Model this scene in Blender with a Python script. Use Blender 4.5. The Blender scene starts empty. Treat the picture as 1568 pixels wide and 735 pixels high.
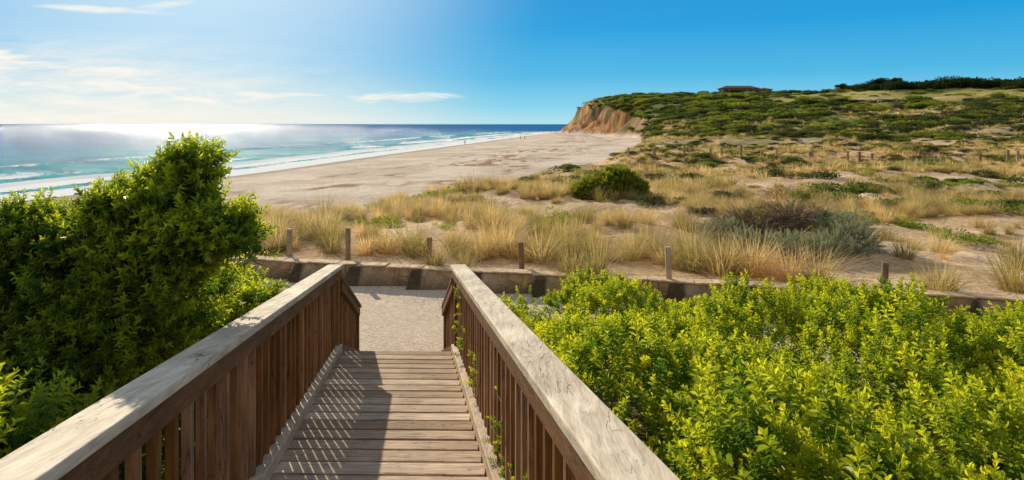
import bpy, math, random
import numpy as np
from mathutils import Vector
rng=np.random.default_rng(7); random.seed(7)
scene=bpy.context.scene
SUN_AZ=math.radians(-29.0); SUN_EL=math.radians(22.5)
SD=np.array([math.sin(SUN_AZ)*math.cos(SUN_EL),math.cos(SUN_AZ)*math.cos(SUN_EL),math.sin(SUN_EL)])
# ---------------------------------------------------------------- noise
_T=rng.random((256,256))
def vn(x,y):
    xi=np.floor(x).astype(int); yi=np.floor(y).astype(int); fx=x-xi; fy=y-yi
    fx=fx*fx*(3-2*fx); fy=fy*fy*(3-2*fy)
    a=_T[xi&255,yi&255]; b=_T[(xi+1)&255,yi&255]; c=_T[xi&255,(yi+1)&255]; d=_T[(xi+1)&255,(yi+1)&255]
    return (a*(1-fx)+b*fx)*(1-fy)+(c*(1-fx)+d*fx)*fy
def fbm(x,y,sc,oct=4,off=0.0):
    x=np.asarray(x,float)/sc+off*17.3+500; y=np.asarray(y,float)/sc+off*31.7+500
    s=0;a=1;t=0
    for i in range(oct):
        s=s+a*vn(x,y); t+=a; a*=.5; x=x*2.03+11.1; y=y*2.03+5.7
    return s/t
def ss(a,b,t):
    t=np.clip((t-a)/(b-a),0,1); return t*t*(3-2*t)
# ---------------------------------------------------------------- node helpers
def new_mat(name):
    m=bpy.data.materials.new(name); m.use_nodes=True; nt=m.node_tree
    for n in list(nt.nodes): nt.nodes.remove(n)
    return m,nt
class N:
    def __init__(s,nt): s.nt=nt
    def n(s,t,**k):
        nd=s.nt.nodes.new(t)
        for a,b in k.items(): setattr(nd,a,b)
        return nd
    def put(s,sock,v):
        if isinstance(v,bpy.types.NodeSocket): s.nt.links.new(v,sock)
        elif v is not None: sock.default_value=v
    def math(s,op,a,b=0.0,c=None,clamp=False):
        nd=s.n('ShaderNodeMath',operation=op,use_clamp=clamp); s.put(nd.inputs[0],a); s.put(nd.inputs[1],b)
        if c is not None: s.put(nd.inputs[2],c)
        return nd.outputs[0]
    def mix(s,f,a,b,blend='MIX'):
        nd=s.n('ShaderNodeMix',data_type='RGBA',blend_type=blend); s.put(nd.inputs[0],f)
        s.put(nd.inputs[6],a if not isinstance(a,tuple) else (*a,1)[:4]); s.put(nd.inputs[7],b if not isinstance(b,tuple) else (*b,1)[:4])
        return nd.outputs[2]
    def noise(s,vec,scale,detail=4,rough=.55,dist=0.0):
        nd=s.n('ShaderNodeTexNoise'); s.put(nd.inputs['Vector'],vec); nd.inputs['Scale'].default_value=scale
        nd.inputs['Detail'].default_value=detail; nd.inputs['Roughness'].default_value=rough; nd.inputs['Distortion'].default_value=dist
        return nd.outputs[0]
    def mapping(s,vec,scale=(1,1,1),rot=(0,0,0),loc=(0,0,0)):
        nd=s.n('ShaderNodeMapping'); s.put(nd.inputs[0],vec); nd.inputs['Scale'].default_value=scale
        nd.inputs['Rotation'].default_value=rot; nd.inputs['Location'].default_value=loc
        return nd.outputs[0]
    def rng(s,v,a,b,c=0.0,d=1.0,smooth=False):
        nd=s.n('ShaderNodeMapRange'); nd.clamp=True
        if smooth: nd.interpolation_type='SMOOTHSTEP'
        s.put(nd.inputs[0],v)
        for i,q in enumerate((a,b,c,d)): s.put(nd.inputs[i+1],q)
        return nd.outputs[0]
    def attr(s,name):
        nd=s.n('ShaderNodeAttribute'); nd.attribute_name=name; return nd
    def bump(s,h,strength=.5,dist=.02):
        nd=s.n('ShaderNodeBump'); s.put(nd.inputs['Height'],h); nd.inputs['Strength'].default_value=strength; nd.inputs['Distance'].default_value=dist
        return nd.outputs[0]
    def pbr(s,col,rough=.8,spec=.3,normal=None):
        nd=s.n('ShaderNodeBsdfPrincipled'); s.put(nd.inputs['Base Color'],col if not isinstance(col,tuple) else (*col,1)[:4])
        s.put(nd.inputs['Roughness'],rough); s.put(nd.inputs['Specular IOR Level'],spec)
        if normal is not None: s.put(nd.inputs['Normal'],normal)
        return nd
    def out(s,sh):
        o=s.n('ShaderNodeOutputMaterial'); s.nt.links.new(sh,o.inputs[0])
# ---------------------------------------------------------------- materials
def wood(name,dark,light,scale,bump=.5,contrast=(.33,.66)):
    m,nt=new_mat(name); k=N(nt)
    tc=k.n('ShaderNodeTexCoord').outputs['Object']; r=k.attr('rnd').outputs['Fac']
    off=k.n('ShaderNodeCombineXYZ'); 
    for i in range(3): k.put(off.inputs[i],k.math('MULTIPLY',r,(13.,29.,7.)[i]))
    v=k.n('ShaderNodeVectorMath',operation='ADD'); k.put(v.inputs[0],tc); k.put(v.inputs[1],off.outputs[0]); v=v.outputs[0]
    g=k.noise(k.mapping(v,scale),1.0,6,.62,.5); g2=k.noise(k.mapping(v,tuple(a*3.2 for a in scale)),1.0,3,.6,.2)
    bl=k.noise(v,2.3,4,.6)
    f=k.math('ADD',k.math('MULTIPLY',g,.65),k.math('MULTIPLY',g2,.35)); f=k.rng(f,*contrast)
    c=k.mix(f,dark,light)
    c=k.mix(k.rng(bl,.38,.72,0,.5),c,tuple(a*.7 for a in dark))
    spn=k.noise(v,14,3,.7); c=k.mix(k.rng(spn,.64,.72,0,.45),c,tuple(a*.45 for a in dark))
    hs=k.n('ShaderNodeHueSaturation'); k.put(hs.inputs['Color'],c); k.put(hs.inputs['Value'],k.rng(r,0,1,.60,1.28)); k.put(hs.inputs['Saturation'],k.rng(r,0,1,1.2,.85))
    c=hs.outputs[0]
    cn=k.noise(k.mapping(v,tuple(a*.42 for a in scale),loc=(3,5,1)),1.0,3,.5,1.8)
    cr=k.math('MULTIPLY',k.rng(cn,.490,.50,0,1),k.rng(cn,.50,.510,1,0))
    cr=k.math('MULTIPLY',cr,k.rng(bl,.42,.52))
    c=k.mix(k.math('MULTIPLY',cr,.9),c,tuple(a*.2 for a in dark))
    h=k.math('SUBTRACT',f,cr)
    p=k.pbr(c,.72,.2,k.bump(h,bump,.005)); k.out(p.outputs[0]); return m
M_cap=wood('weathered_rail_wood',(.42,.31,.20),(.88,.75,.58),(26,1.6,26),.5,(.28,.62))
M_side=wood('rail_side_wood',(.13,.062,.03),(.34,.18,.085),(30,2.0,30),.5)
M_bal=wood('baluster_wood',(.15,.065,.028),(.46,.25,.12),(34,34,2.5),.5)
M_deck=wood('deck_board_wood',(.32,.205,.125),(.76,.57,.41),(2.2,38,38),.8)
M_kerb=wood('kerb_wood',(.32,.21,.13),(.66,.50,.35),(34,2.2,34),.5)
M_post=wood('post_wood',(.26,.17,.10),(.60,.45,.30),(30,30,3),.5)

def leafmat(name,old,young,trans,tw=.4,rough=.4,spec=.35,vary=.5,bigs=1.1):
    m,nt=new_mat(name); k=N(nt)
    a=k.attr('lc').outputs['Fac']; rnd=k.n('ShaderNodeObjectInfo').outputs['Random']
    pos=k.n('ShaderNodeNewGeometry').outputs['Position']
    big=k.noise(pos,bigs,3,.6)
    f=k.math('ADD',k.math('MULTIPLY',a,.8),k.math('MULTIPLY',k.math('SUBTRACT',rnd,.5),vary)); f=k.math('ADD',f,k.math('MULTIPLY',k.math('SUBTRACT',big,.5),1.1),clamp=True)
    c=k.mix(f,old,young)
    c=k.mix(k.rng(rnd,.94,.97,0,.5),c,(min(1,young[0]*1.25),young[1]*.85,young[2]))
    p=k.pbr(c,rough,spec)
    t=k.n('ShaderNodeBsdfTranslucent'); k.put(t.inputs[0],k.mix(f,tuple(q*1.6 for q in old),trans))
    mx=k.n('ShaderNodeMixShader'); mx.inputs[0].default_value=tw
    nt.links.new(p.outputs[0],mx.inputs[1]); nt.links.new(t.outputs[0],mx.inputs[2]); k.out(mx.outputs[0]); return m
M_leafR=leafmat('hedge_leaf',(.09,.17,.012),(.60,.61,.03),(.94,.92,.03),.52,.42,.3,.75)
M_leafL=leafmat('shrub_leaf',(.045,.12,.014),(.32,.43,.025),(.92,.94,.03),.54,.35,.4,.6)
M_leafG=leafmat('green_shrub_leaf',(.10,.15,.02),(.30,.34,.03),(.5,.5,.04),.4,.6,.2)
M_leafS=leafmat('silver_leaf',(.24,.27,.15),(.58,.60,.40),(.5,.52,.28),.35,.7,.15)
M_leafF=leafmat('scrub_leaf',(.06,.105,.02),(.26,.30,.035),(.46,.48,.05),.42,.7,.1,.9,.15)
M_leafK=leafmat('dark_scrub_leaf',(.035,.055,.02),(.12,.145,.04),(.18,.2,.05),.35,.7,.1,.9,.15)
M_leafD=leafmat('dark_tree_leaf',(.022,.04,.014),(.06,.09,.02),(.09,.12,.02),.25,.7,.1)
M_leafH=leafmat('heath_leaf',(.28,.20,.08),(.60,.44,.18),(.65,.46,.15),.4,.8,.1,.9,.2)
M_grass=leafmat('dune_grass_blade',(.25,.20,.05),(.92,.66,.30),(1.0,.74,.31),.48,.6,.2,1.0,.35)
M_weed=leafmat('succulent_leaf',(.16,.24,.02),(.42,.44,.03),(.55,.55,.04),.35,.5,.2,.8)
def plain(name,col,rough=.8,ns=20,amt=.35,bmp=.3):
    m,nt=new_mat(name); k=N(nt); tc=k.n('ShaderNodeTexCoord').outputs['Object']
    n1=k.noise(tc,ns,5,.6); c=k.mix(k.rng(n1,.3,.7),tuple(q*(1-amt) for q in col),tuple(min(1,q*(1+amt)) for q in col))
    k.out(k.pbr(c,rough,.2,k.bump(n1,bmp,.02)).outputs[0]); return m
M_bark=plain('bark',(.17,.12,.08),.9,25)
M_twig=plain('dry_twig',(.36,.25,.18),.9,10)
M_wire=plain('fence_wire',(.25,.24,.22),.5,30)
M_wall=plain('retaining_wall_stone',(.46,.30,.17),.9,6,.4,.9)
M_wallcap=plain('retaining_wall_cap',(.66,.48,.31),.9,9,.35,.6)
M_roof=plain('house_roof',(.17,.085,.06),.7,2,.2)
M_hwall=plain('house_wall',(.30,.21,.14),.8,3,.2)
M_glass=plain('house_window',(.04,.05,.06),.15,3,.2,0)

# ---------------------------------------------------------------- terrain
SEA=-7.5; PZ=-3.49
YS=[-400,-50,20,56,90,150,211,355,500,540,600,800,1500,6000]; XS=[-140,-66,-55,-49,-40,-31,-20,6,34,50,120,420,1600,9000]
YD=[-400,-50,0,20,30,37,47,53,62,74,111,200,240,300,400,480,515,560,620,820,1500,6000]; XD=[-90,-36,-25,-19,-14.5,-11.5,-8,-5.5,0,5.5,16,42,54,51,43,38,44,64,140,440,1620,9020]
QX=[-1e4,200,268,357,446,536,650,900,2000]; QZ=[-5,-5,-2.8,3,9.5,14.5,18,17.5,15]
def yw(x): return 12.25-.21*np.clip(x,-12,12)-.05*(x-np.clip(x,-12,12))
def height(x,y):
    x=np.asarray(x,float); y=np.asarray(y,float)
    xs=np.interp(y,YS,XS); xd=np.interp(y,YD,XD)
    t=(x-xs)/np.maximum(xd-xs,1)
    zb=SEA-.05+1.35*np.clip(t,0,1)**.8 - np.clip((xs-x)*.05,0,6)
    zb=zb+.10*(fbm(x,y,9,3)-.5)*np.clip(t*6,0,1)
    d=y-yw(x)
    q=y+1.43*x
    zi=np.interp(d,[0,4,9,25,60,200],[-3.14,-3.45,-3.8,-4.5,-5,-5.2])+np.interp(q,QX,QZ)+5
    am=ss(.2,6,d); far=ss(10,35,d)
    zi=zi+am*((.65+.7*far)*(fbm(x,y,4.5,3,1)-.5)+(.65+.9*far)*(fbm(x,y,13,2,2)-.5)+.38*(fbm(x,y,1.1,2,3)-.5))
    zi=zi+ss(120,260,d)*6*(fbm(x,y,38,4,4)-.5)
    zi=zi+5.0*np.exp(-((x-72)/42)**2-((y-385)/90)**2)
    zi=zi+3.0*np.exp(-((x-150)/60)**2-((y-380)/80)**2)
    zbank=np.maximum(-1.95-.2*np.clip(y,-3,99),PZ-.07)
    zi=np.where(d<-.12,zbank,zi)
    cl=ss(270,330,y)
    W=9+cl*16
    wx=x-xd + (fbm(x,y,14,3,5)-.5)*(5+cl*16) - 1
    w=ss(0,1,wx/W)
    wc=np.clip(wx/W,0,1); wc=np.where(cl>0,(1-cl)*w+cl*(.55*wc**.8+.45*ss(.35,.75,wc)),w)
    z=zb*(1-wc)+zi*wc
    z=z+cl*4*wc*(1-wc)*3.4*(fbm(x,y,7,4,51)-.5)*2
    return z,wc,t,cl,d,q
def warp(n,half,k):
    t=np.linspace(-1,1,n); return np.sinh(t*k)/math.sinh(k)*half
gx=warp(640,2600,7.2); 
ty=np.linspace(0,1,700); gy=-14+ (np.sinh(ty*6.9)/math.sinh(6.9))*5000
X,Y=np.meshgrid(gx,gy)
def np_mesh(name,co,f,smooth=True):
    me=bpy.data.meshes.new(name); me.vertices.add(len(co)); me.vertices.foreach_set('co',np.asarray(co,np.float32).ravel())
    k=f.shape[1]; me.loops.add(f.size); me.loops.foreach_set('vertex_index',f.ravel().astype(np.int32))
    me.polygons.add(len(f)); me.polygons.foreach_set('loop_start',np.arange(0,f.size,k,dtype=np.int32)); me.polygons.foreach_set('loop_total',np.full(len(f),k,np.int32))
    me.polygons.foreach_set('use_smooth',np.full(len(f),smooth)); me.update(calc_edges=True); return me
def grid_mesh(name,X,Y,Z):
    ny,nx=X.shape; co=np.stack([X,Y,Z],-1).reshape(-1,3)
    idx=np.arange(nx*ny).reshape(ny,nx)
    f=np.stack([idx[:-1,:-1],idx[:-1,1:],idx[1:,1:],idx[1:,:-1]],-1).reshape(-1,4)
    return np_mesh(name,co,f)
def link(name,me,mat=None,parent=None):
    o=bpy.data.objects.new(name,me); scene.collection.objects.link(o)
    if mat: me.materials.append(mat)
    if parent: o.parent=parent
    return o
Z,W,T,CL,D,Q=height(X,Y)
me=grid_mesh('terrain',X,Y,Z)
def L(a,b,t): return a*(1-t[...,None])+b*t[...,None]
c=lambda *v: np.array(v)
one=np.ones(X.shape+(3,))
col=one*c(.88,.72,.56)
bn=fbm(X,Y,7,4,7)
col=L(col,one*c(.70,.55,.42),ss(.35,.7,bn))
xs=np.interp(Y,YS,XS)
wet=1-ss(1.5,8,(X-xs)+3*(fbm(X,Y,9,3,9)-.5)); col=L(col,one*c(.44,.35,.26),wet)
tt=T+.22*(fbm(X,Y,16,4,11)-.5)
wr=np.exp(-((tt-.64)/.11)**2)+.8*np.exp(-((tt-.84)/.06)**2)+.5*np.exp(-((tt-.42)/.03)**2)
wr=np.clip(wr*ss(.50,.59,fbm(X*1.0,Y*.6,1.5,5,12))*ss(.34,.52,fbm(X,Y,15,3,62))*1.5,0,1)*ss(30,55,Y)*(W<.1)
col=L(col,one*c(.34,.13,.08),wr*.85)
dune=L(one*c(.94,.68,.45),one*c(.78,.53,.32),ss(.4,.65,fbm(X,Y,5,4,13)))
litter=ss(.48,.62,fbm(X,Y,3.2,4,14)); dune=L(dune,one*c(.56,.38,.18),litter*.55)
hill=L(one*c(.50,.37,.15),one*c(.16,.19,.05),ss(.36,.56,fbm(X,Y,22,4,15)))
hill=L(hill,one*c(.72,.54,.35),ss(.62,.72,fbm(X,Y,16,4,16)))
inland=L(dune,hill,ss(95,170,D+20*(fbm(X,Y,20,3,17)-.5)))
SXY=X/np.maximum(Y,1)
field=ss(500,550,Q)*ss(.50,.56,SXY); inland=L(inland,one*c(.72,.46,.15),field)
field2=ss(430,470,Q)*(1-ss(500,560,Q))*ss(.44,.5,SXY); inland=L(inland,one*c(.46,.42,.11),field2*.85)
col=L(col,inland,ss(.02,.3,W))
edge=ss(185,230,Y)*(1-ss(.90,1.0,W))*ss(.05,.25,W)*(X<150)*(Y<620); col=L(col,L(one*c(.22,.17,.08),one*c(.40,.23,.11),ss(.45,.58,fbm(X,Y,6,4,71))),edge*.95)
cliff=CL*ss(.01,.08,W)*(1-ss(.80,.97,W+.3*(fbm(X,Y,9,3,19)-.5)))*(X<150)*(Y<620)
cc=L(one*c(.62,.30,.11),one*c(.26,.115,.05),ss(.42,.58,fbm(X+Y*.5,Z*7,6,4,20)))
cc=L(cc,one*c(.58,.36,.18),ss(.60,.70,fbm(X,Y,7,3,21)))
cc=L(cc,one*c(.14,.13,.05),ss(.50,.56,fbm(X,Y,6,4,22))*ss(.2,.7,W))
col=L(col,cc,cliff)
bank=(D<-.05)&(X>-20); col[bank]=c(.14,.10,.055)
a=me.color_attributes.new('Col','FLOAT_COLOR','POINT'); a.data.foreach_set('color',np.concatenate([col,np.ones(X.shape+(1,))],-1).astype(np.float32).ravel())
m,nt=new_mat('sand_and_dune_ground'); k=N(nt)
pos=k.n('ShaderNodeNewGeometry').outputs['Position']; ac=k.attr('Col').outputs['Color']
n1=k.noise(pos,3.5,6,.65); n2=k.noise(pos,28,3,.7); n3=k.noise(pos,.6,5,.6)
v1=k.rng(n1,.3,.7,.68,1.22); v2=k.rng(n2,.3,.7,.74,1.2); v3=k.rng(n3,.3,.7,.86,1.1)
vv=k.math('MULTIPLY',k.math('MULTIPLY',v1,v2),v3)
cb=k.n('ShaderNodeCombineColor'); [k.put(cb.inputs[i],vv) for i in range(3)]
cx=k.mix(1.0,ac,cb.outputs[0],'MULTIPLY')
vor=k.n('ShaderNodeTexVoronoi'); k.put(vor.inputs['Vector'],pos); vor.inputs['Scale'].default_value=2.8
foot=k.rng(vor.outputs['Distance'],0,.35,0,1,True)
h=k.math('ADD',k.math('ADD',k.math('MULTIPLY',n1,1.2),k.math('MULTIPLY',n2,.25)),k.math('MULTIPLY',foot,.5))
h=k.math('ADD',h,k.math('MULTIPLY',n3,1.6))
k.out(k.pbr(cx,.95,.08,k.bump(h,.8,.14)).outputs[0])
terrain=link('terrain',me,m)
def ground(x,y): return height(x,y)[0]

# ---------------------------------------------------------------- sea
sgx=np.concatenate([-np.geomspace(40000,1300,24)[:-1],np.linspace(-1300,-260,70)[:-1],np.linspace(-260,60,560),np.linspace(61,1300,70),np.geomspace(1400,40000,20)])
sgy=np.concatenate([np.linspace(-400,20,25)[:-1],np.linspace(20,140,300)[:-1],np.geomspace(140,600,260)[:-1],np.geomspace(600,40000,90)])
SX,SY=np.meshgrid(sgx,sgy)
sd=(np.interp(SY,YS,XS)-SX)*.93
wob=sd+9*(fbm(SX,SY,34,3,41)-.5)
def ridge(c0,w,hh,f): 
    u=(wob-c0)/w; return hh*np.where(u<0,np.exp(-(u*2.2)**2),np.exp(-(u*.9)**2))*f
seg=ss(.3,.5,fbm(SX*.6,SY,45,2,42))
SZ=SEA+ridge(26,3,.75,seg)+ridge(47,5,.6,1-seg*.6)+ridge(13,2,.35,1)+.12*np.sin(wob/7)*ss(20,60,sd)*(1-ss(300,500,sd))+.08*(fbm(SX,SY,4,2,43)-.5)
SZ=np.where(sd<3,SEA+.02,SZ)
me=grid_mesh('sea',SX,SY,SZ)
for nm,arr in (('shore',sd),('wob',wob),('seg',seg)):
    a=me.attributes.new(nm,'FLOAT','POINT'); a.data.foreach_set('value',arr.astype(np.float32).ravel())
m,nt=new_mat('sea_water'); k=N(nt)
pos=k.n('ShaderNodeNewGeometry').outputs['Position']; sh=k.attr('shore').outputs['Fac']; wb=k.attr('wob').outputs['Fac']; sg=k.attr('seg').outputs['Fac']
c1=k.mix(k.rng(sh,4,80,0,1,True),(.04,.56,.48),(.0,.32,.46)); c1=k.mix(k.rng(sh,50,230,0,1,True),c1,(.0,.14,.42)); 
big=k.noise(k.mapping(pos,(.004,.012,.01),rot=(0,0,.3)),1.0,4,.6); c1=k.mix(k.rng(big,.4,.65,0,.6),c1,(.0,.07,.27))
rip=k.noise(k.mapping(pos,(.05,.25,.1),rot=(0,0,.2)),1.0,7,.7); c1=k.mix(k.rng(rip,.42,.58,0,.7),c1,(.0,.06,.18))
fn=k.noise(pos,.9,6,.75); fn2=k.noise(k.mapping(pos,(.35,.12,.3),rot=(0,0,-.3)),1.0,5,.7)
def band(c0,a,b,amp):
    up=k.rng(wb,c0-a,c0,0,1,True); dn=k.rng(wb,c0,c0+b,1,0,True); return k.math('MULTIPLY',k.math('MULTIPLY',up,dn),amp)
fo=k.math('MAXIMUM',band(24,7,2.0,k.math('MULTIPLY',sg,1.0)),band(12,7,2.2,1.1)); fo=k.math('MAXIMUM',fo,band(46,4,1.2,k.math('MULTIPLY',sg,.6)))
fo=k.math('MAXIMUM',fo,k.rng(sh,2,8,1.2,0,False))
fo=k.math('ADD',fo,k.rng(sh,12,28,.18,0))
foam=k.rng(k.math('ADD',fo,k.math('ADD',k.math('MULTIPLY',k.math('SUBTRACT',fn,.5),1.5),k.math('MULTIPLY',k.math('SUBTRACT',fn2,.5),1.0))),.42,.58)
foam=k.math('MULTIPLY',foam,k.rng(fo,.02,.12))
w1=k.noise(k.mapping(pos,(.16,.42,.2),rot=(0,0,.25)),1.0,8,.72,.3); w2=k.noise(pos,2.2,4,.6)
hh=k.math('ADD',k.math('MULTIPLY',w1,2.4),k.math('MULTIPLY',w2,.28))
nb=k.bump(hh,1.0,.78)
dw=k.n('ShaderNodeBsdfDiffuse'); k.put(dw.inputs[0],c1)
gl=k.n('ShaderNodeBsdfGlossy'); gl.inputs['Roughness'].default_value=.14; gl.inputs[0].default_value=(.9,.95,1,1); k.put(gl.inputs['Normal'],nb)
mw=k.n('ShaderNodeMixShader'); mw.inputs[0].default_value=.19; nt.links.new(dw.outputs[0],mw.inputs[1]); nt.links.new(gl.outputs[0],mw.inputs[2])
d=k.n('ShaderNodeBsdfDiffuse'); d.inputs[0].default_value=(.92,.92,.90,1)
mx=k.n('ShaderNodeMixShader'); k.put(mx.inputs[0],foam); nt.links.new(mw.outputs[0],mx.inputs[1]); nt.links.new(d.outputs[0],mx.inputs[2]); k.out(mx.outputs[0])
link('sea',me,m)

# ---------------------------------------------------------------- mesh builder for beams
class MB:
    def __init__(s): s.v=[];s.f=[];s.r=[]
    def hexa(s,p,r=None):
        b=len(s.v); s.v+= [tuple(q) for q in p]; r=random.random() if r is None else r; s.r+=[r]*8
        for q in ((0,3,2,1),(4,5,6,7),(0,1,5,4),(1,2,6,5),(2,3,7,6),(3,0,4,7)): s.f.append(tuple(b+i for i in q))
    def beam(s,p0,p1,w,h,r=None,off=0):
        p0=Vector(p0);p1=Vector(p1); d=(p1-p0); n=Vector((d.y,-d.x,0)).normalized()
        a=n*(w/2+off); b=n*(-w/2+off); dz=Vector((0,0,-h))
        s.hexa([p0+b+dz,p0+a+dz,p1+a+dz,p1+b+dz,p0+b,p0+a,p1+a,p1+b],r)
    def post(s,x,y,z0,z1,wx,wy,ang=0,r=None,z1b=None):
        ca,sa=math.cos(ang),math.sin(ang); P=[]
        for z in (z0,z1):
            for sx,sy in ((-1,-1),(1,-1),(1,1),(-1,1)):
                lx,ly=sx*wx/2,sy*wy/2; P.append((x+lx*ca-ly*sa,y+lx*sa+ly*ca,z+(0 if z==z0 or z1b is None else sy*z1b)))
        s.hexa(P,r)
    def cyl(s,p0,p1,r0,r1,n=7,r=None):
        p0=Vector(p0);p1=Vector(p1);d=(p1-p0).normalized(); a=d.orthogonal().normalized(); b2=d.cross(a); b=len(s.v); r=random.random() if r is None else r
        for p,q in ((p0,r0),(p1,r1)):
            for i in range(n):
                t=2*math.pi*i/n; s.v.append(tuple(p+a*math.cos(t)*q+b2*math.sin(t)*q)); s.r.append(r)
        for i in range(n): j=(i+1)%n; s.f.append((b+i,b+j,b+n+j,b+n+i))
        s.f.append(tuple(b+n+i for i in range(n))); s.f.append(tuple(b+n-1-i for i in range(n)))
    def obj(s,name,mat,parent=None,bev=0):
        me=bpy.data.meshes.new(name); me.from_pydata(s.v,[],s.f); me.update()
        a=me.attributes.new('rnd','FLOAT','POINT'); a.data.foreach_set('value',np.array(s.r,np.float32))
        o=link(name,me,mat,parent)
        if bev:
            b=o.modifiers.new('b','BEVEL'); b.width=bev; b.segments=2; b.limit_method='ANGLE'
        return o
def empty(name):
    e=bpy.data.objects.new(name,None); scene.collection.objects.link(e); return e
xr=lambda y:.451-.174*y
xl=lambda y:-.88-.152*y
zd=lambda y:-1.57-.144*y
YE=6.5
deck=empty('wooden_boardwalk')
b=MB(); pitch=.178; y=YE
while y>-1.6:
    y0=y-pitch+.023
    x0,x1=xl((y+y0)/2)-.01,xr((y+y0)/2)+.01
    za=zd(y)+random.uniform(-.003,.004); zb_=zd(y0)+random.uniform(-.003,.004); sk=-.02+random.uniform(-.003,.003)
    b.hexa([(x0,y0,zb_-.035),(x1,y0+sk,zb_-.035),(x1,y+sk,za-.035),(x0,y,za-.035),(x0,y0,zb_),(x1,y0+sk,zb_),(x1,y+sk,za),(x0,y,za)])
    y-=pitch
b.obj('deck_boards',M_deck,deck,.006)
b=MB()
for f,sg_ in ((xl,-1),(xr,1)):
    b.beam((f(-1.6)+sg_*.045,-1.6,zd(-1.6)+.075),(f(YE)+sg_*.045,YE,zd(YE)+.075),.075,.26)
    b.beam((f(-1.6)-sg_*.35,-1.6,zd(-1.6)-.04),(f(YE)-sg_*.35,YE-.05,zd(YE)-.045),.07,.18)
b.obj('kerb_boards',M_kerb,deck,.006)
b=MB()
for i in range(5):
    y0=YE+.02+i*.36; z=zd(YE)-.164*(i+1)
    b.hexa([(xl(y0)-.0,y0,z-.05),(xr(y0),y0,z-.05),(xr(y0+.33),y0+.35,z-.05),(xl(y0+.33),y0+.35,z-.05),(xl(y0),y0,z),(xr(y0),y0,z),(xr(y0+.33),y0+.35,z),(xl(y0+.33),y0+.35,z)])
b.obj('stair_treads',M_deck,deck,.004)
b=MB()
for yy in (-.5,2.2,4.6,6.35):
    for f,o_ in ((xl,.1),(xr,-.1)): b.post(f(yy)+o_,yy,ground(np.array([f(yy)]),np.array([yy]))[0]-.3,zd(yy)-.04,.1,.1)
b.obj('support_posts',M_side,deck)
ztop=lambda y:-.614-.144*y
zst=lambda y:-1.70-(y-YE)*.46
for f,s_,nm in ((xl,-1,'wooden_railing'),(xr,1,'wooden_railing')):
    rail=empty(nm); ang=math.atan(.152 if s_<0 else .174)
    cap=MB(); off=s_*.08
    cap.beam((f(-1.6)+off,-1.6,ztop(-1.6)),(f(YE)+off,YE-.003,ztop(YE)),.165,.042,.6)
    cap.obj('handrail_cap',M_cap,rail,.006)
    sb=MB()
    sb.beam((f(-1.6)+s_*.035,-1.6,ztop(-1.6)-.043),(f(YE)+s_*.035,YE,ztop(YE)-.043),.04,.10,.35)
    sb.beam((f(-1.6)+s_*.125,-1.6,ztop(-1.6)-.043),(f(YE)+s_*.125,YE,ztop(YE)-.043),.04,.10,.5)
    sb.obj('handrail_side',M_side,rail,.004)
    st=MB(); st.beam((f(YE)+s_*.08,YE+.03,zst(YE)),(f(8.5)+s_*.08,8.5,zst(8.5)),.15,.04,.5); st.beam((f(YE)+s_*.035,YE+.03,zst(YE)-.042),(f(8.5)+s_*.035,8.47,zst(8.5)-.042),.04,.10,.35)
    st.beam((f(YE)+s_*.04,YE+.03,zd(YE)+.1-.05),(f(8.5)+s_*.04,8.45,-3.25),.06,.24)
    st.obj('stair_handrail',M_side,rail,.004)
    bl=MB(); y=-1.5
    while y<YE-.1:
        bl.post(f(y)+s_*.080,y,zd(y)-.19,ztop(y)-.046,.036,.042,ang,z1b=-.003); y+=.150
    y=YE+.14
    while y<8.4:
        bl.post(f(y)+s_*.080,y,zd(YE)-(y-YE)*.47-.10,zst(y)-.05,.036,.042,ang,z1b=-.01); y+=.150
    bl.obj('balusters',M_bal,rail,.003)
    pm=MB(); 
    for yy in (YE-.05,8.45): pm.post(f(yy)+s_*.08,yy,-3.7,(ztop(yy) if yy<7 else zst(yy))-.045,.09,.09,ang)
    pm.obj('newel_posts',M_bal,rail,.005)

# ---------------------------------------------------------------- path + wall
px=np.linspace(-45,40,160); V=[];F=[]
for i,x in enumerate(px):
    w=yw(x); n0=w-3.75+.25*(fbm(np.array([x]),np.array([0.]),1.5)[0]-.5)
    for t in np.linspace(0,1,8): V.append((x,n0+(w-.03-n0)*t,PZ))
for i in range(len(px)-1):
    for j in range(7): a_=i*8+j; F.append((a_,a_+8,a_+9,a_+1))
me=bpy.data.meshes.new('path'); me.from_pydata(V,[],F)
m,nt=new_mat('gravel_path'); k=N(nt); pos=k.n('ShaderNodeNewGeometry').outputs['Position']
vo=k.n('ShaderNodeTexVoronoi'); k.put(vo.inputs['Vector'],pos); vo.inputs['Scale'].default_value=34
vs=k.n('ShaderNodeSeparateColor'); k.put(vs.inputs[0],vo.outputs['Color'])
cc_=k.mix(vs.outputs[0],(.44,.34,.25),(.92,.75,.58)); cc_=k.mix(k.rng(k.noise(pos,1.3,4,.6),.4,.7,0,.5),cc_,(.82,.60,.42))
cc_=k.mix(k.rng(k.noise(pos,9,4,.7),.35,.65,0,.4),cc_,(.44,.34,.25))
k.out(k.pbr(cc_,.9,.1,k.bump(vo.outputs['Distance'],.5,.02)).outputs[0])
link('path',me,m)
wl=empty('retaining_wall'); b=MB(); cp=MB(); x=-34.
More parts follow.
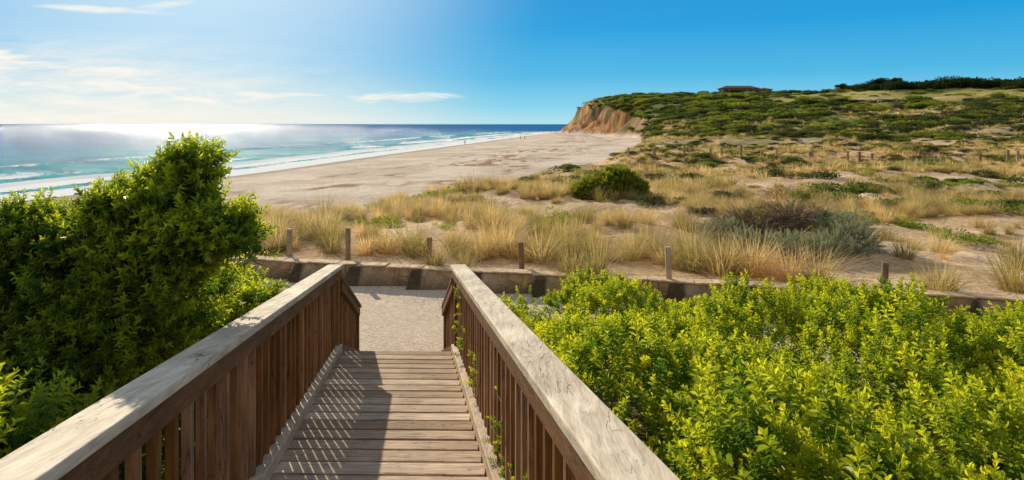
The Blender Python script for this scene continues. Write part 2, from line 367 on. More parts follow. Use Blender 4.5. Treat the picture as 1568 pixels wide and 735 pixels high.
while x<34:
    l=random.uniform(.4,.9); x1=x+l
    for lay in range(2):
        o_=random.uniform(-.006,.006); z1=-3.31 if lay==0 else -3.125; z0=-3.75 if lay==0 else -3.305
        xa=x+(.2 if lay else 0)
        b.beam((xa+.003,yw(xa)+.12+o_,z1+random.uniform(-.005,.0)),(xa+l-.003,yw(xa+l)+.12+o_,z1+random.uniform(-.005,0)),.24,z1-z0-.004)
    cp.beam((x+.004,yw(x)+.12,-3.085+random.uniform(-.02,.012)),(x1-.004,yw(x1)+.12,-3.085+random.uniform(-.02,.012)),.30,.035)
    x=x1
b.obj('wall_blocks',M_wall,wl,.012); cp.obj('wall_coping',M_wallcap,wl,.012)

def fence(name,pts,hgt,rad,wires,mat=M_post,wr_=.003):
    e=empty(name); b=MB(); wz=MB(); pp=[]
    for (x,y) in pts:
        z=float(ground(np.array([x]),np.array([y]))[0]); h_=hgt*random.uniform(.88,1.1); lx=random.uniform(-.04,.04)
        b.cyl((x,y,z-.3),(x+lx,y,z+h_),rad*1.05,rad,9); pp.append((x,y,z,h_))
    for p,q in zip(pp[:-1],pp[1:]):
        for wv in wires:
            wz.cyl((p[0],p[1]-rad,p[2]+p[3]*wv),(q[0],q[1]-rad,q[2]+q[3]*wv),wr_,wr_,4)
    b.obj('posts',mat,e,.004); wz.obj('wires',M_wire,e)
def W2(u,y): return (u-784)/900*y
fence('post_and_wire_fence',[(W2(u,y),y) for u,y in ((290,15.0),(373,14.6),(443,14.3),(533,13.9),(657,13.4),(800,12.75),(1025,11.75),(1353,10.75),(1600,10.3),(1900,9.9))],.68,.06,(.55,.9))
us=[960,1005,1043,1088,1112,1137,1165,1190,1235,1252,1290,1320,1331,1410,1435,1446,1490,1525,1546,1580,1640]
fence('post_and_wire_fence',[(W2(u,78+(u-1250)*-.02+random.uniform(-2,2)),78+(u-1250)*-.02) for u in us],1.55,.17,(.4,.9))

# ---------------------------------------------------------------- instancing
def src(name,co,f,lc,mat,smooth=False):
    me=np_mesh(name,np.array(co),np.array(f),smooth); a=me.attributes.new('lc','FLOAT','POINT'); a.data.foreach_set('value',np.array(lc,np.float32)); me.materials.append(mat)
    return bpy.data.objects.new(name,me)
def coll(name,objs):
    c_=bpy.data.collections.new(name)
    for o in objs: c_.objects.link(o)
    return c_
def eul(axis,spin):
    ax=axis/np.linalg.norm(axis,axis=1,keepdims=True); th=np.arccos(np.clip(ax[:,2],-1,1)); ph=np.arctan2(ax[:,1],ax[:,0])
    ct,st,cp,sp,cs,sn=np.cos(th),np.sin(th),np.cos(ph),np.sin(ph),np.cos(spin),np.sin(spin)
    m00=cp*ct*cs-sp*sn; m10=sp*ct*cs+cp*sn; m20=-st*cs; m21=st*sn; m22=ct
    return np.stack([np.arctan2(m21,m22),-np.arcsin(np.clip(m20,-1,1)),np.arctan2(m10,m00)],1)
def instancer(name,P,R,S,collection,nvar,parent=None):
    n=len(P); me=bpy.data.meshes.new(name); me.vertices.add(n); me.vertices.foreach_set('co',P.astype(np.float32).ravel())
    if S.ndim==1: S=np.repeat(S[:,None],3,1)
    a=me.attributes.new('rot','FLOAT_VECTOR','POINT'); a.data.foreach_set('vector',R.astype(np.float32).ravel())
    a=me.attributes.new('scl','FLOAT_VECTOR','POINT'); a.data.foreach_set('vector',S.astype(np.float32).ravel())
    a=me.attributes.new('idx','INT','POINT'); a.data.foreach_set('value',rng.integers(0,nvar,n).astype(np.int32))
    o=link(name,me,None,parent)
    ng=bpy.data.node_groups.new(name+'_gn','GeometryNodeTree'); ng.interface.new_socket('Geometry',in_out='INPUT',socket_type='NodeSocketGeometry'); ng.interface.new_socket('Geometry',in_out='OUTPUT',socket_type='NodeSocketGeometry')
    gi=ng.nodes.new('NodeGroupInput'); go=ng.nodes.new('NodeGroupOutput'); ip=ng.nodes.new('GeometryNodeInstanceOnPoints'); ci=ng.nodes.new('GeometryNodeCollectionInfo')
    ci.inputs['Collection'].default_value=collection; ci.inputs['Separate Children'].default_value=True; ci.inputs['Reset Children'].default_value=True
    def na(nm,t):
        q=ng.nodes.new('GeometryNodeInputNamedAttribute'); q.data_type=t; q.inputs['Name'].default_value=nm; return q.outputs['Attribute']
    e2=ng.nodes.new('FunctionNodeEulerToRotation'); l=ng.links.new
    l(gi.outputs[0],ip.inputs['Points']); l(ci.outputs[0],ip.inputs['Instance']); ip.inputs['Pick Instance'].default_value=True
    l(na('idx','INT'),ip.inputs['Instance Index']); l(na('rot','FLOAT_VECTOR'),e2.inputs[0]); l(e2.outputs[0],ip.inputs['Rotation']); l(na('scl','FLOAT_VECTOR'),ip.inputs['Scale']); l(ip.outputs[0],go.inputs[0])
    md=o.modifiers.new('scatter','NODES'); md.node_group=ng; return o
def leaf(co,f,lc,base,dirv,nrm,ln,w,val,shape='ob',curl=.15):
    d=dirv/np.linalg.norm(dirv); s=np.cross(d,nrm); s/=np.linalg.norm(s)+1e-9; n=np.cross(s,d); i=len(co)
    a,b_=(.35,.72) if shape=='ob' else (.25,.6); wa,wb_=(.6,1.) if shape=='ob' else (.9,.8)
    up=n*w*.35
    pts=[base, base+d*ln*a+s*w*wa*.5+up, base+d*ln*b_+s*w*wb_*.5+up-n*ln*curl*.4, base+d*ln-n*ln*curl, base+d*ln*b_-s*w*wb_*.5+up-n*ln*curl*.4, base+d*ln*a-s*w*wa*.5+up]
    co.extend(pts); lc.extend([val]*6); f.append((i,i+1,i+2,i+3)); f.append((i,i+3,i+4,i+5))
def shoot(name,mat,nl,ln,w,stem,spread,shape='ob',seed=0):
    r=np.random.default_rng(seed); co=[];f=[];lc=[]
    bend=r.normal(0,.12,2)
    for i in range(nl):
        t=(i+1)/nl; z=stem*t; base=np.array([bend[0]*t*t*stem,bend[1]*t*t*stem,z]); ph=i*2.4+r.uniform(-.4,.4)
        el=math.radians(spread*(1-t)+68*t**2+r.uniform(-12,12)); 
        d=np.array([math.cos(ph)*math.cos(el),math.sin(ph)*math.cos(el),math.sin(el)]); up=np.array([0,0,1.])+r.normal(0,.25,3)
        sc=r.uniform(.75,1.15)*(1-.35*t**3)
        leaf(co,f,lc,base,d,up,ln*sc,w*sc,t,shape,r.uniform(0,.25))
    q=.0025; i=len(co); 
    co+= [np.array([-q,0,-stem*.4]),np.array([q,0,-stem*.4]),np.array([bend[0]*stem+q*.5,bend[1]*stem,stem]),np.array([bend[0]*stem-q*.5,bend[1]*stem,stem])]; lc+=[0,0,.3,.3]; f.append((i,i+1,i+2,i+3))
    return src(name,co,f,lc,mat)
C_R=coll('hedge_shoots',[shoot('hs%d'%i,M_leafR,20,.046,.022,.14,20,'ob',i) for i in range(5)])
C_L=coll('shrub_shoots',[shoot('ls%d'%i,M_leafL,18,.056,.021,.17,15,'la',10+i) for i in range(5)])
C_G=coll('green_shoots',[shoot('gs%d'%i,M_leafG,22,.055,.022,.16,15,'ob',20+i) for i in range(4)])
C_S=coll('silver_shoots',[shoot('ss%d'%i,M_leafS,30,.045,.013,.26,20,'la',30+i) for i in range(4)])
def tuft(name,mat,nb,hgt,w,spread,seed):
    r=np.random.default_rng(seed); co=[];f=[];lc=[]
    for i in range(nb):
        ph=r.uniform(0,6.283); rr=.16*math.sqrt(r.random()); bx=np.array([math.cos(ph)*rr,math.sin(ph)*rr,-.05]); ph+=r.normal(0,.5)
        lean=abs(r.normal(0,spread))+.08; hh=hgt*r.uniform(.55,1.1); hd=np.array([math.cos(ph),math.sin(ph),0]); sd_=np.array([-hd[1],hd[0],0]); tone=r.uniform(-.15,.25)
        j=len(co); rw=w*r.uniform(.6,1.2)
        for t in (0,.35,.7,1):
            p=bx+hd*hh*(lean*t+.55*lean*t*t)+np.array([0,0,hh*(t-.32*lean*t*t*1.8)]); ww=rw*(1-t**1.5)+.001
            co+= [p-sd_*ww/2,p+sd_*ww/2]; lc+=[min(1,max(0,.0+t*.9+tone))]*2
        for q in range(3): f.append((j+2*q,j+2*q+1,j+2*q+3,j+2*q+2))
    return src(name,co,f,lc,mat)
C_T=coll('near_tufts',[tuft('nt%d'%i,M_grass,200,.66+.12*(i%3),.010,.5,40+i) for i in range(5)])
C_TF=coll('far_tufts',[tuft('ft%d'%i,M_grass,50,.75,.04,.55,50+i) for i in range(4)])
def ball(name,mat,n,ls,seed,flat=.75,asp=.55):
    r=np.random.default_rng(seed); co=[];f=[];lc=[]
    lob=[(r.normal(0,.42,3)*np.array([1,1,.35])+np.array([0,0,.25]),r.uniform(.35,.6)) for _ in range(9)]
    for i in range(n):
        c0,rd=lob[i%len(lob)]; d=r.normal(0,1,3); d[2]=abs(d[2])*1.0-.25; d/=np.linalg.norm(d)
        p=c0+d*rd*r.uniform(.8,1.06); p[2]=p[2]*flat
        if p[2]<-.05: continue
        dv=d+r.normal(0,.6,3); nv=r.normal(0,1,3); l_=ls*r.uniform(.6,1.3)
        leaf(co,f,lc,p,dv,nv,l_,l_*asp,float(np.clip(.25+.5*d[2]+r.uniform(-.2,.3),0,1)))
    return src(name,co,f,lc,mat)
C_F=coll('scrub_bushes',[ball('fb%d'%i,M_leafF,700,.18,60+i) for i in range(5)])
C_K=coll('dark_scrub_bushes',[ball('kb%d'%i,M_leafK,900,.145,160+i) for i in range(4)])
C_H=coll('heath_bushes',[ball('hb%d'%i,M_leafH,500,.18,70+i,.6) for i in range(3)])
C_D=coll('dark_trees',[ball('db%d'%i,M_leafD,900,.17,80+i,.95) for i in range(4)])
C_W=coll('succulent_mats',[ball('wb%d'%i,M_weed,500,.12,85+i,.35) for i in range(3)])

# ---------------------------------------------------------------- right foreground shrub mass
def mass(name,inside,xr_,yr_,base,n,C,nv,domes,scale=(.8,1.3),depth=.22,sdl=0):
    r=np.random.default_rng(sdl)
    dx=r.uniform(*xr_,domes); dy=r.uniform(*yr_,domes); dr=r.uniform(.28,.75,domes); dh=r.uniform(.2,.75,domes)
    def top(x,y):
        z=np.full(x.shape,-.30)
        for a_,b_,c_,d_ in zip(dx,dy,dr,dh):
            q=1-((x-a_)**2+(y-b_)**2)/c_**2; z=np.maximum(z,-.18+(d_+.0)*np.sqrt(np.clip(q,0,1)))
        return base(x,y)-.14+z+.16*(fbm(x,y,.25,2,61)-.5)
    x=r.uniform(*xr_,n*2); y=r.uniform(*yr_,n*2); e=inside(x,y); ok=e>0; x,y,e=x[ok][:n],y[ok][:n],e[ok][:n]
    z=top(x,y); h=.05; nx=-(top(x+h,y)-z)/h; ny=-(top(x,y+h)-z)/h; edge=1-ss(0,.5,e)
    z=z-edge*.55*r.random(len(x))
    dp=np.minimum(r.exponential(depth,len(x)),.6)
    ax=np.stack([np.clip(nx,-1.5,1.5)*.5,np.clip(ny,-1.5,1.5)*.5,np.ones_like(x)],1)+r.normal(0,.38,(len(x),3))+SD*.2
    P=np.stack([x,y,z-dp-.06],1)
    instancer(name,P,eul(ax,r.uniform(0,6.28,len(x))),r.uniform(*scale,len(x)),C,nv)
def insR(x,y):
    return np.minimum(np.minimum(x-(xr(y)+.30),(yw(x)-2.9+.5*(fbm(x,x*0,1.2,2,77)-.5)+ .35*ss(2,8,x)-y)),y-.3)
mass('green_coastal_shrub_mass',insR,(-1.2,11),(.8,9.6),lambda x,y:-.98-.188*y+.030*x,23000,C_R,5,145,(.75,1.3),.17,5)

# ---------------------------------------------------------------- left large shrub
def blob_shoots(lobes,n,r,core=.75):
    P=[];A=[];vol=np.array([l[3]*l[5] for l in lobes]); pr=vol/vol.sum()
    for l,cnt in zip(lobes,(pr*n).astype(int)):
        d=r.normal(0,1,(cnt,3)); d/=np.linalg.norm(d,axis=1,keepdims=True); rad=np.array([l[3],l[4],l[5]])
        az=np.arctan2(d[:,1],d[:,0]); lump=.66+.55*fbm(az*2.6+l[0]*5,d[:,2]*3.5+l[1]*3,.7,3,l[0]); rr=lump*np.where(r.random(cnt)<core,r.uniform(.86,1.02,cnt),r.uniform(.4,.9,cnt))
        P.append(np.array(l[:3])+d*rad*rr[:,None]); A.append(d*.8+np.array([0,0,.55])+r.normal(0,.4,(cnt,3)))
    return np.concatenate(P),np.concatenate(A)
g=.68
lobt=[(-2.85,5.0,-1.00,.42,.46,.26),(-2.50,4.9,-.92,.28,.36,.17),(-2.90,5.0,-.66,.28,.34,.18),(-2.74,5.02,-.42,.15,.20,.15),(-3.30,5.0,-.78,.24,.32,.17),(-3.2,5.1,-1.12,.34,.44,.22),
 (-3.78,5.1,-1.05,.28,.40,.15),(-4.15,5.1,-.98,.16,.30,.20),(-4.4,5.1,-1.25,.34,.50,.24)]
lobt=[tuple(q*g for q in l) for l in lobt]
g2=.88
lobb=[(-2.02,3.45,-1.02,.32,.36,.22),(-2.35,3.40,-1.05,.38,.36,.30),(-2.78,3.45,-1.05,.40,.36,.30),(-2.28,3.25,-1.32,.40,.36,.28),(-2.75,3.2,-1.32,.45,.36,.3),(-3.2,3.4,-1.15,.4,.4,.3)]
lobb+=[tuple(q*g2 for q in l) for l in ((-3.55,5.1,-1.45,.6,.6,.42),(-4.4,5.0,-1.8,.8,.7,.6),(-2.45,4.9,-1.55,.34,.45,.22),(-2.12,4.9,-1.60,.22,.3,.14),(-2.45,4.6,-1.90,.5,.6,.34),(-2.85,4.5,-1.95,.55,.6,.45),(-2.9,4.6,-1.45,.45,.5,.35))]
lobb+=[(-2.3,3.7,-1.28,.42,.35,.26),(-2.75,3.6,-1.75,.45,.5,.34),(-3.2,3.7,-1.5,.5,.55,.4),(-2.4,3.1,-1.6,.42,.45,.34),(-2.7,2.7,-1.45,.40,.45,.28),
 (-3.5,3.2,-1.7,.65,.65,.5),(-2.2,3.9,-2.2,.4,.7,.4),(-1.90,2.1,-1.24,.28,.40,.26),(-5.4,5.4,-1.9,.8,.8,.8),(-2.3,5.4,-2.4,.5,.7,.5),(-3.0,6.0,-2.4,.9,.9,.7),(-4.2,6.0,-2.3,1.1,.9,.8)]
lob=lobt+lobb
r=np.random.default_rng(3)
P,A=blob_shoots(lobt,2500,r,.6); P2,A2=blob_shoots(lobb,13000,r); P=np.concatenate([P,P2]); A=np.concatenate([A,A2])
def clear(P): return (P[:,0]<xl(P[:,1])-.27)|((P[:,2]>ztop(P[:,1])+.08)&(P[:,0]<xl(P[:,1])-.02))
ok=clear(P); P,A=P[ok],A[ok]
ls=empty('large_coastal_shrub')
instancer('foliage',P,eul(A,r.uniform(0,6.28,len(P))),r.uniform(.5,1.0,len(P)),C_L,5,ls)
tw=MB(); TP=[];TA=[]
def twig(p0,p1,r0):
    p0=np.array(p0);p1=np.array(p1); last=p0; n=5; mid=r.normal(0,.04,3)
    for i in range(1,n+1):
        t=i/n; p=p0*(1-t)+p1*t+mid*math.sin(t*math.pi)+r.normal(0,.01,3); tw.cyl(last,p,r0*(1-.7*(i-1)/n),r0*(1-.7*i/n),6); 
        if t>.45:
            for q in range(3):
                TP.append(p+r.normal(0,.02,3)); TA.append((p-last)/np.linalg.norm(p-last)*.8+r.normal(0,.5,3)+np.array([0,0,.3]))
        last=p
for l in lob[:24]:
    cx_=np.array(l[:3]); root=np.array([-2.6+r.normal(0,.2),3.9+r.normal(0,.25),-2.8])
    tw_mid=root*.5+cx_*.5+r.normal(0,.1,3)+np.array([-.05,.25,0]); tw.cyl(root,tw_mid,.026,.016,8); tw.cyl(tw_mid,cx_,.016,.008,7)
    for q in range(12):
        d=r.normal(0,1,3); d[2]=abs(d[2])*.8+.1; d/=np.linalg.norm(d); twig(cx_,cx_+d*np.array(l[3:6])*r.uniform(1.0,1.4),.006)
for (x1,z1) in ((-2.76,-.06),(-2.66,-.18),(-2.86,-.20),(-2.98,-.30),(-2.3,-.66),(-2.2,-.74),(-2.08,-.80),(-3.4,-.45),(-3.15,-.38),(-4.1,-.60),(-4.25,-.66),(-3.9,-.72),(-4.5,-.75)):
    twig((x1*.93*g-.13,5.0*g,(z1-.4)*g),(x1*g,(5.0+r.normal(0,.1))*g,z1*g-.15),.005)
TP=np.array(TP);TA=np.array(TA); ok=clear(TP); TP,TA=TP[ok],TA[ok]
tw.obj('branches',M_bark,ls)
instancer('twig_leaves',TP,eul(TA,r.uniform(0,6.28,len(TP))),r.uniform(.42,.7,len(TP)),C_L,5,ls)

vp=[];va=[];vb=MB()
for (yy,h0,h1) in ((5.9,.25,.75),(5.6,.1,.45),(4.6,.05,.4),(3.35,.05,.5),(2.9,.0,.25),(2.5,0,.35)):
    last=None
    for t in np.linspace(0,1,9):
        y=yy+.12*math.sin(t*7); p=np.array([xr(y)+.05+r.normal(0,.012),y,zd(y)+h0+(h1-h0)*t])
        if last is not None: vb.cyl(last,p,.004,.003,5)
        last=p
        for q in range(2 if t>.3 else 1): vp.append(p+r.normal(0,.02,3)); va.append(r.normal(0,.6,3)+np.array([-.6,-.1,.5]))
vine=empty('creeping_vine'); vb.obj('stems',M_twig,vine); vp=np.array(vp)
instancer('leaves',vp,eul(np.array(va),r.uniform(0,6,len(vp))),r.uniform(.3,.55,len(vp)),C_R,5,vine)

# ---------------------------------------------------------------- dune grass
patches=[(-2.3,18.5,1.6,1.5),(-1.6,15.2,.9,.7),(2.1,13.2,2.2,1.1),(7.2,24,3.0,3.0),(14.5,19,5,5),(9.8,12.4,4.5,1.8),(13,14,4.5,3.2),(31,60,11,7),(-5,20,1.5,1.5),(4,17,1.2,1),(18,36,5,5),(6.,12.,1.0,.6),(2,22,1.8,1.5),(12,50,5,5),(35,42,6,5),(0,29,2,3)]
def vegmask(x,y):
    m_=ss(.42,.52,fbm(x,y,4.0,4,14.5)); 
    for a_,b_,c_,d_ in patches: m_=m_*(1-.96*np.exp(-(((x-a_)/c_)**2+((y-b_)/d_)**2)**2))
    return m_
def scatter(n,y0,y1,s0,s1,filt):
    y=np.sqrt(rng.uniform(y0**2,y1**2,n)); s=rng.uniform(s0,s1,n); x=s*y; z,w,t,cl,d,q=height(x,y); keep=filt(x,y,w,cl,d,q); return x[keep],y[keep],z[keep]
shrub_spots=[(5.3,31.5,2.0,1.5),(7.3,15.6,2.9,1.5)]
def notshrub(x,y):
    m_=np.ones_like(x,bool)
    for a_,b_,c_,d_ in shrub_spots: m_&=(((x-a_)/c_)**2+((y-b_)/d_)**2)>.8
    return m_
def place(name,x,y,z,s,C,nv,tilt=.12,zs=None,dz=0):
    ax=np.stack([rng.normal(0,tilt,len(x)),rng.normal(0,tilt,len(x)),np.ones(len(x))],1); S=np.stack([s,s,s if zs is None else zs],1)
    instancer(name,np.stack([x,y,z+dz],1),eul(ax,rng.uniform(0,6.28,len(x))),S,C,nv)
f=lambda x,y,w,cl,d,q:(w>.35)&(d>.35)&(rng.random(len(x))<vegmask(x,y))&notshrub(x,y)
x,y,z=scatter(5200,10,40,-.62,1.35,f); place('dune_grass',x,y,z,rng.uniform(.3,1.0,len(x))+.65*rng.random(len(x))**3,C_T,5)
bt=[(1120,12.9),(1090,13.3),(1150,12.6),(1250,12.0),(1170,13.0),(1385,14.2),(880,15.2),(965,14.5),(900,14.8),(740,14.4),(770,14.9),(600,14.9),(580,15.3),(630,15.2),(500,15.6),(450,16.2),(400,15.4),(860,14.6),(1060,15),(1000,15.2),(700,14.5),(1440,15.5),(640,14.4),(510,14.8),(425,15.0),(560,14.7),(1560,13.5),(1210,12.1),(1060,13.2),(1105,12.6)]
bx=np.array([W2(u,y) for u,y in bt]); by=np.array([y for u,y in bt]); place('dune_grass_tussocks',bx,by,ground(bx,by),rng.uniform(1.0,1.5,len(bx)),C_T,5)
f=lambda x,y,w,cl,d,q:(w>.35)&(rng.random(len(x))<vegmask(x,y)*.9+.03)&(cl<.5)
x,y,z=scatter(9500,38,115,-.25,1.35,f); place('dune_grass_field',x,y,z,rng.uniform(.6,1.6,len(x)),C_TF,4)
f=lambda x,y,w,cl,d,q:(w>.4)&(rng.random(len(x))<ss(.44,.55,fbm(x,y,13,4,18)))&(cl<.5)&(q<400)
x,y,z=scatter(6000,110,230,.12,1.35,f); place('dune_grass_field',x,y,z,rng.uniform(.9,2.0,len(x)),C_TF,4)
f=lambda x,y,w,cl,d,q:(w>.2)&(d>.6)&(fbm(x,y,5,3,23)>.58)&notshrub(x,y)
x,y,z=scatter(1600,13,70,-.6,1.3,f); place('succulent_groundcover',x,y,z,rng.uniform(.3,.8,len(x)),C_W,3)
f=lambda x,y,w,cl,d,q:(w>.5)&(rng.random(len(x))<.45*ss(.48,.6,fbm(x,y,11,4,24))*ss(0,.4,x/y))&(cl<.5)&notshrub(x,y)
x,y,z=scatter(2800,28,130,-.1,1.35,f); s=rng.uniform(.4,1.3,len(x)); place('dune_scrub',x,y,z,s,C_F,5,.05,s*.75)
f=lambda x,y,w,cl,d,q:(w>.4)&(rng.random(len(x))<.12+.4*ss(.48,.60,fbm(x,y,9,3,25)))&(cl<.5)&notshrub(x,y)
x,y,z=scatter(2200,20,150,-.3,1.35,f); s=rng.uniform(.4,1.5,len(x))*ss(8,45,y)**.5; place('dark_dune_scrub',x,y,z,s,C_K,4,.05,s*.65)
f=lambda x,y,w,cl,d,q:(w>.35)&(rng.random(len(x))<.45*ss(.45,.6,fbm(x,y,9,3,25)))&(cl<.5)&notshrub(x,y)
x,y,z=scatter(2000,28,170,-.1,1.35,f); s=rng.uniform(.35,1.1,len(x)); place('heath_scrub',x,y,z,s,C_H,3,.05,s*.7)
hf=lambda p:(lambda x,y,w,cl,d,q:(w>np.where(y<300,.35,.70))&(rng.random(len(x))<p*(.22+.9*ss(.43,.53,fbm(x,y,26,4,15.2))))&((q>245)|(y>190))&(q<560)&~((q>430)&(x/y>.46)&(rng.random(len(x))<.85)))
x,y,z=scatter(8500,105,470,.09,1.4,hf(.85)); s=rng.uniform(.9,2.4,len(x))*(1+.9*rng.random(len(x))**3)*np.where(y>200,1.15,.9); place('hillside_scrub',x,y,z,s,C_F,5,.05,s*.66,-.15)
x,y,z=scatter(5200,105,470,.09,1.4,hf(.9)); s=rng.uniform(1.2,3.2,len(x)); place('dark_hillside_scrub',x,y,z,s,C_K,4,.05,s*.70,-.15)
f=lambda x,y,w,cl,d,q:(w>.7)&(rng.random(len(x))<.3)&(q>250)&(q<570)
x,y,z=scatter(2600,130,450,.09,1.4,f); s=rng.uniform(.8,2.0,len(x)); place('hillside_heath',x,y,z,s,C_H,3,.05,s*.5,-.1)
def crest(s):
    yy=np.linspace(230,480,260); Sg,Yg=np.meshgrid(s,yy,indexing='ij'); H=ground(Sg*Yg,Yg); i=np.argmax((H+1.0)/Yg,axis=1); yc=yy[i]; return s*yc,yc
n=620; s0=rng.uniform(.56,1.5,n); hx,hy=crest(s0); hy=hy+rng.normal(2,3,n); s=rng.uniform(3.0,4.4,n)*(.6+.4*ss(.56,.66,s0)); place('distant_hedge_trees',hx,hy,ground(hx,hy),s,C_D,4,.05,s*1.1,-.5)
n=170; s0=rng.uniform(.2,.58,n); s0=s0[~((s0>.365)&(s0<.445)&(rng.random(n)<.7))]; hx,hy=crest(s0); n=len(s0); hy=hy+rng.normal(2,6,n); s=rng.uniform(1.2,3.4,n); place('distant_trees',hx,hy,ground(hx,hy),s,C_K,4,.05,s*.9,-.4)
for (u,sz) in ((1296,3.0),(1350,4.4),(1372,3.8)):
    tx,ty_=crest(np.array([(u-784)/900])); x0,yy=float(tx[0]),float(ty_[0])+3
    e=empty('distant_tree'); z0=float(ground(np.array([x0]),np.array([yy]))[0]); tb=MB(); tb.cyl((x0,yy,z0-.5),(x0+.3,yy,z0+sz*.9),.35,.2,8)
    for q in range(5): tb.cyl((x0+.2,yy,z0+sz*.5),(x0+r.normal(0,1.4),yy+r.normal(0,1.4),z0+sz*1.1),.14,.06,6)
    tb.obj('trunk',M_bark,e)
    cp_=np.array([[x0+r.normal(0,1.5),yy+r.normal(0,1),z0+sz*r.uniform(.4,.95)] for _ in range(9)]); ss_=rng.uniform(.3,.55,9)*sz
    instancer('crown',cp_,np.zeros((9,3)),ss_,C_D,4,e)

# ---------------------------------------------------------------- mid dune shrubs
def shrub(name,C,nv,lobes,n,scale,root,twigs=40,twm=M_twig,sd=1):
    r=np.random.default_rng(sd); e=empty(name); P,A=blob_shoots(lobes,n,r); ok=P[:,2]>root[2]-.15; P=P[ok]; A=A[ok]
    instancer('foliage',P,eul(A,r.uniform(0,6.28,len(P))),r.uniform(*scale,len(P)),C,nv,e)
    b=MB()
    for i in range(twigs):
        l=lobes[i%len(lobes)]; c0=np.array(l[:3]); d=r.normal(0,1,3); d[2]=abs(d[2]); d/=np.linalg.norm(d); p1=c0+d*np.array(l[3:6])*r.uniform(.9,1.2); mid=(c0*.6+p1*.4)+r.normal(0,.08,3)
        st_=np.array([c0[0]*.7+root[0]*.3,c0[1],root[2]]); b.cyl(st_,mid,.02,.012,5); b.cyl(mid,p1,.012,.005,5)
        for q in range(3): b.cyl(mid,p1+r.normal(0,.2,3),.008,.003,4)
    b.obj('branches',twm,e)
gz=float(ground(np.array([5.3]),np.array([31.5]))[0])
shrub('green_dune_shrub',C_G,4,[(4.6,31.5,gz+.5,.9,.8,.6),(5.6,31.5,gz+.75,1.0,.9,.75),(6.4,31.7,gz+.5,.8,.8,.55),(5.2,31,gz+.4,1.1,.8,.5),(3.9,31.4,gz+.35,.6,.6,.4)],3800,(1.6,2.6),(5.3,31.5,gz),30)
gz=float(ground(np.array([7.3]),np.array([15.6]))[0])
shrub('grey_dune_shrub',C_S,4,[(6.0,14.6,gz+.15,.7,.5,.40),(6.8,14.4,gz+.17,.6,.5,.38),(7.7,14.4,gz+.15,.7,.5,.40),(8.5,14.8,gz+.25,.7,.6,.44),(8.7,15.6,gz+.55,.7,.6,.42),(5.6,15.4,gz+.35,.6,.5,.36)],2600,(.7,1.15),(7.3,15.0,gz-.2),50,M_twig,4)
shrub('dry_dune_shrub',C_G,4,[(6.6,16.1,gz+.45,1.2,.7,.60),(7.7,16.2,gz+.60,1.1,.7,.62),(5.8,15.9,gz+.3,.8,.6,.45)],600,(.6,1.0),(7.0,16.0,gz-.1),380,M_twig,5)

# ---------------------------------------------------------------- house on hill
hcx,hcy=crest(np.array([.395])); hs=empty('house'); hx0,hy0=float(hcx[0]),float(hcy[0])+7; hz=float(ground(np.array([hx0]),np.array([hy0]))[0])-1.3
b=MB(); b.beam((hx0-13,hy0,hz+3.2),(hx0+11,hy0,hz+3.2),9,5.2,.5); b.beam((hx0+12,hy0+3,hz+2.6),(hx0+21,hy0+3,hz+2.6),8,4.6,.4); b.obj('walls',M_hwall,hs,.03)
b=MB()
for xa,xb,yc,w_,zt,rh in ((hx0-14.5,hx0+12,hy0,11,hz+3.22,1.9),(hx0+12.2,hx0+22,hy0+3,10,hz+2.62,1.5)):
    i=len(b.v); b.v+=[(xa,yc-w_/2,zt),(xb,yc-w_/2,zt),(xb,yc+w_/2,zt),(xa,yc+w_/2,zt),(xa+5,yc,zt+rh),(xb-5,yc,zt+rh)]; b.r+=[.5]*6
    b.f+=[(i,i+1,i+5,i+4),(i+1,i+2,i+5),(i+2,i+3,i+4,i+5),(i+3,i,i+4),(i+3,i+2,i+1,i)]
b.obj('roof',M_roof,hs)
b=MB()
for i in range(6): b.post(hx0-11+i*4,hy0-4.52,hz+.9,hz+2.4,2.2,.1)
b.obj('windows',M_glass,hs)
b=MB()
for i in range(7): b.post(hx0-13+i*4,hy0-5.3,hz-1.0,hz+3.2,.18,.18)
b.obj('veranda_posts',M_hwall,hs)

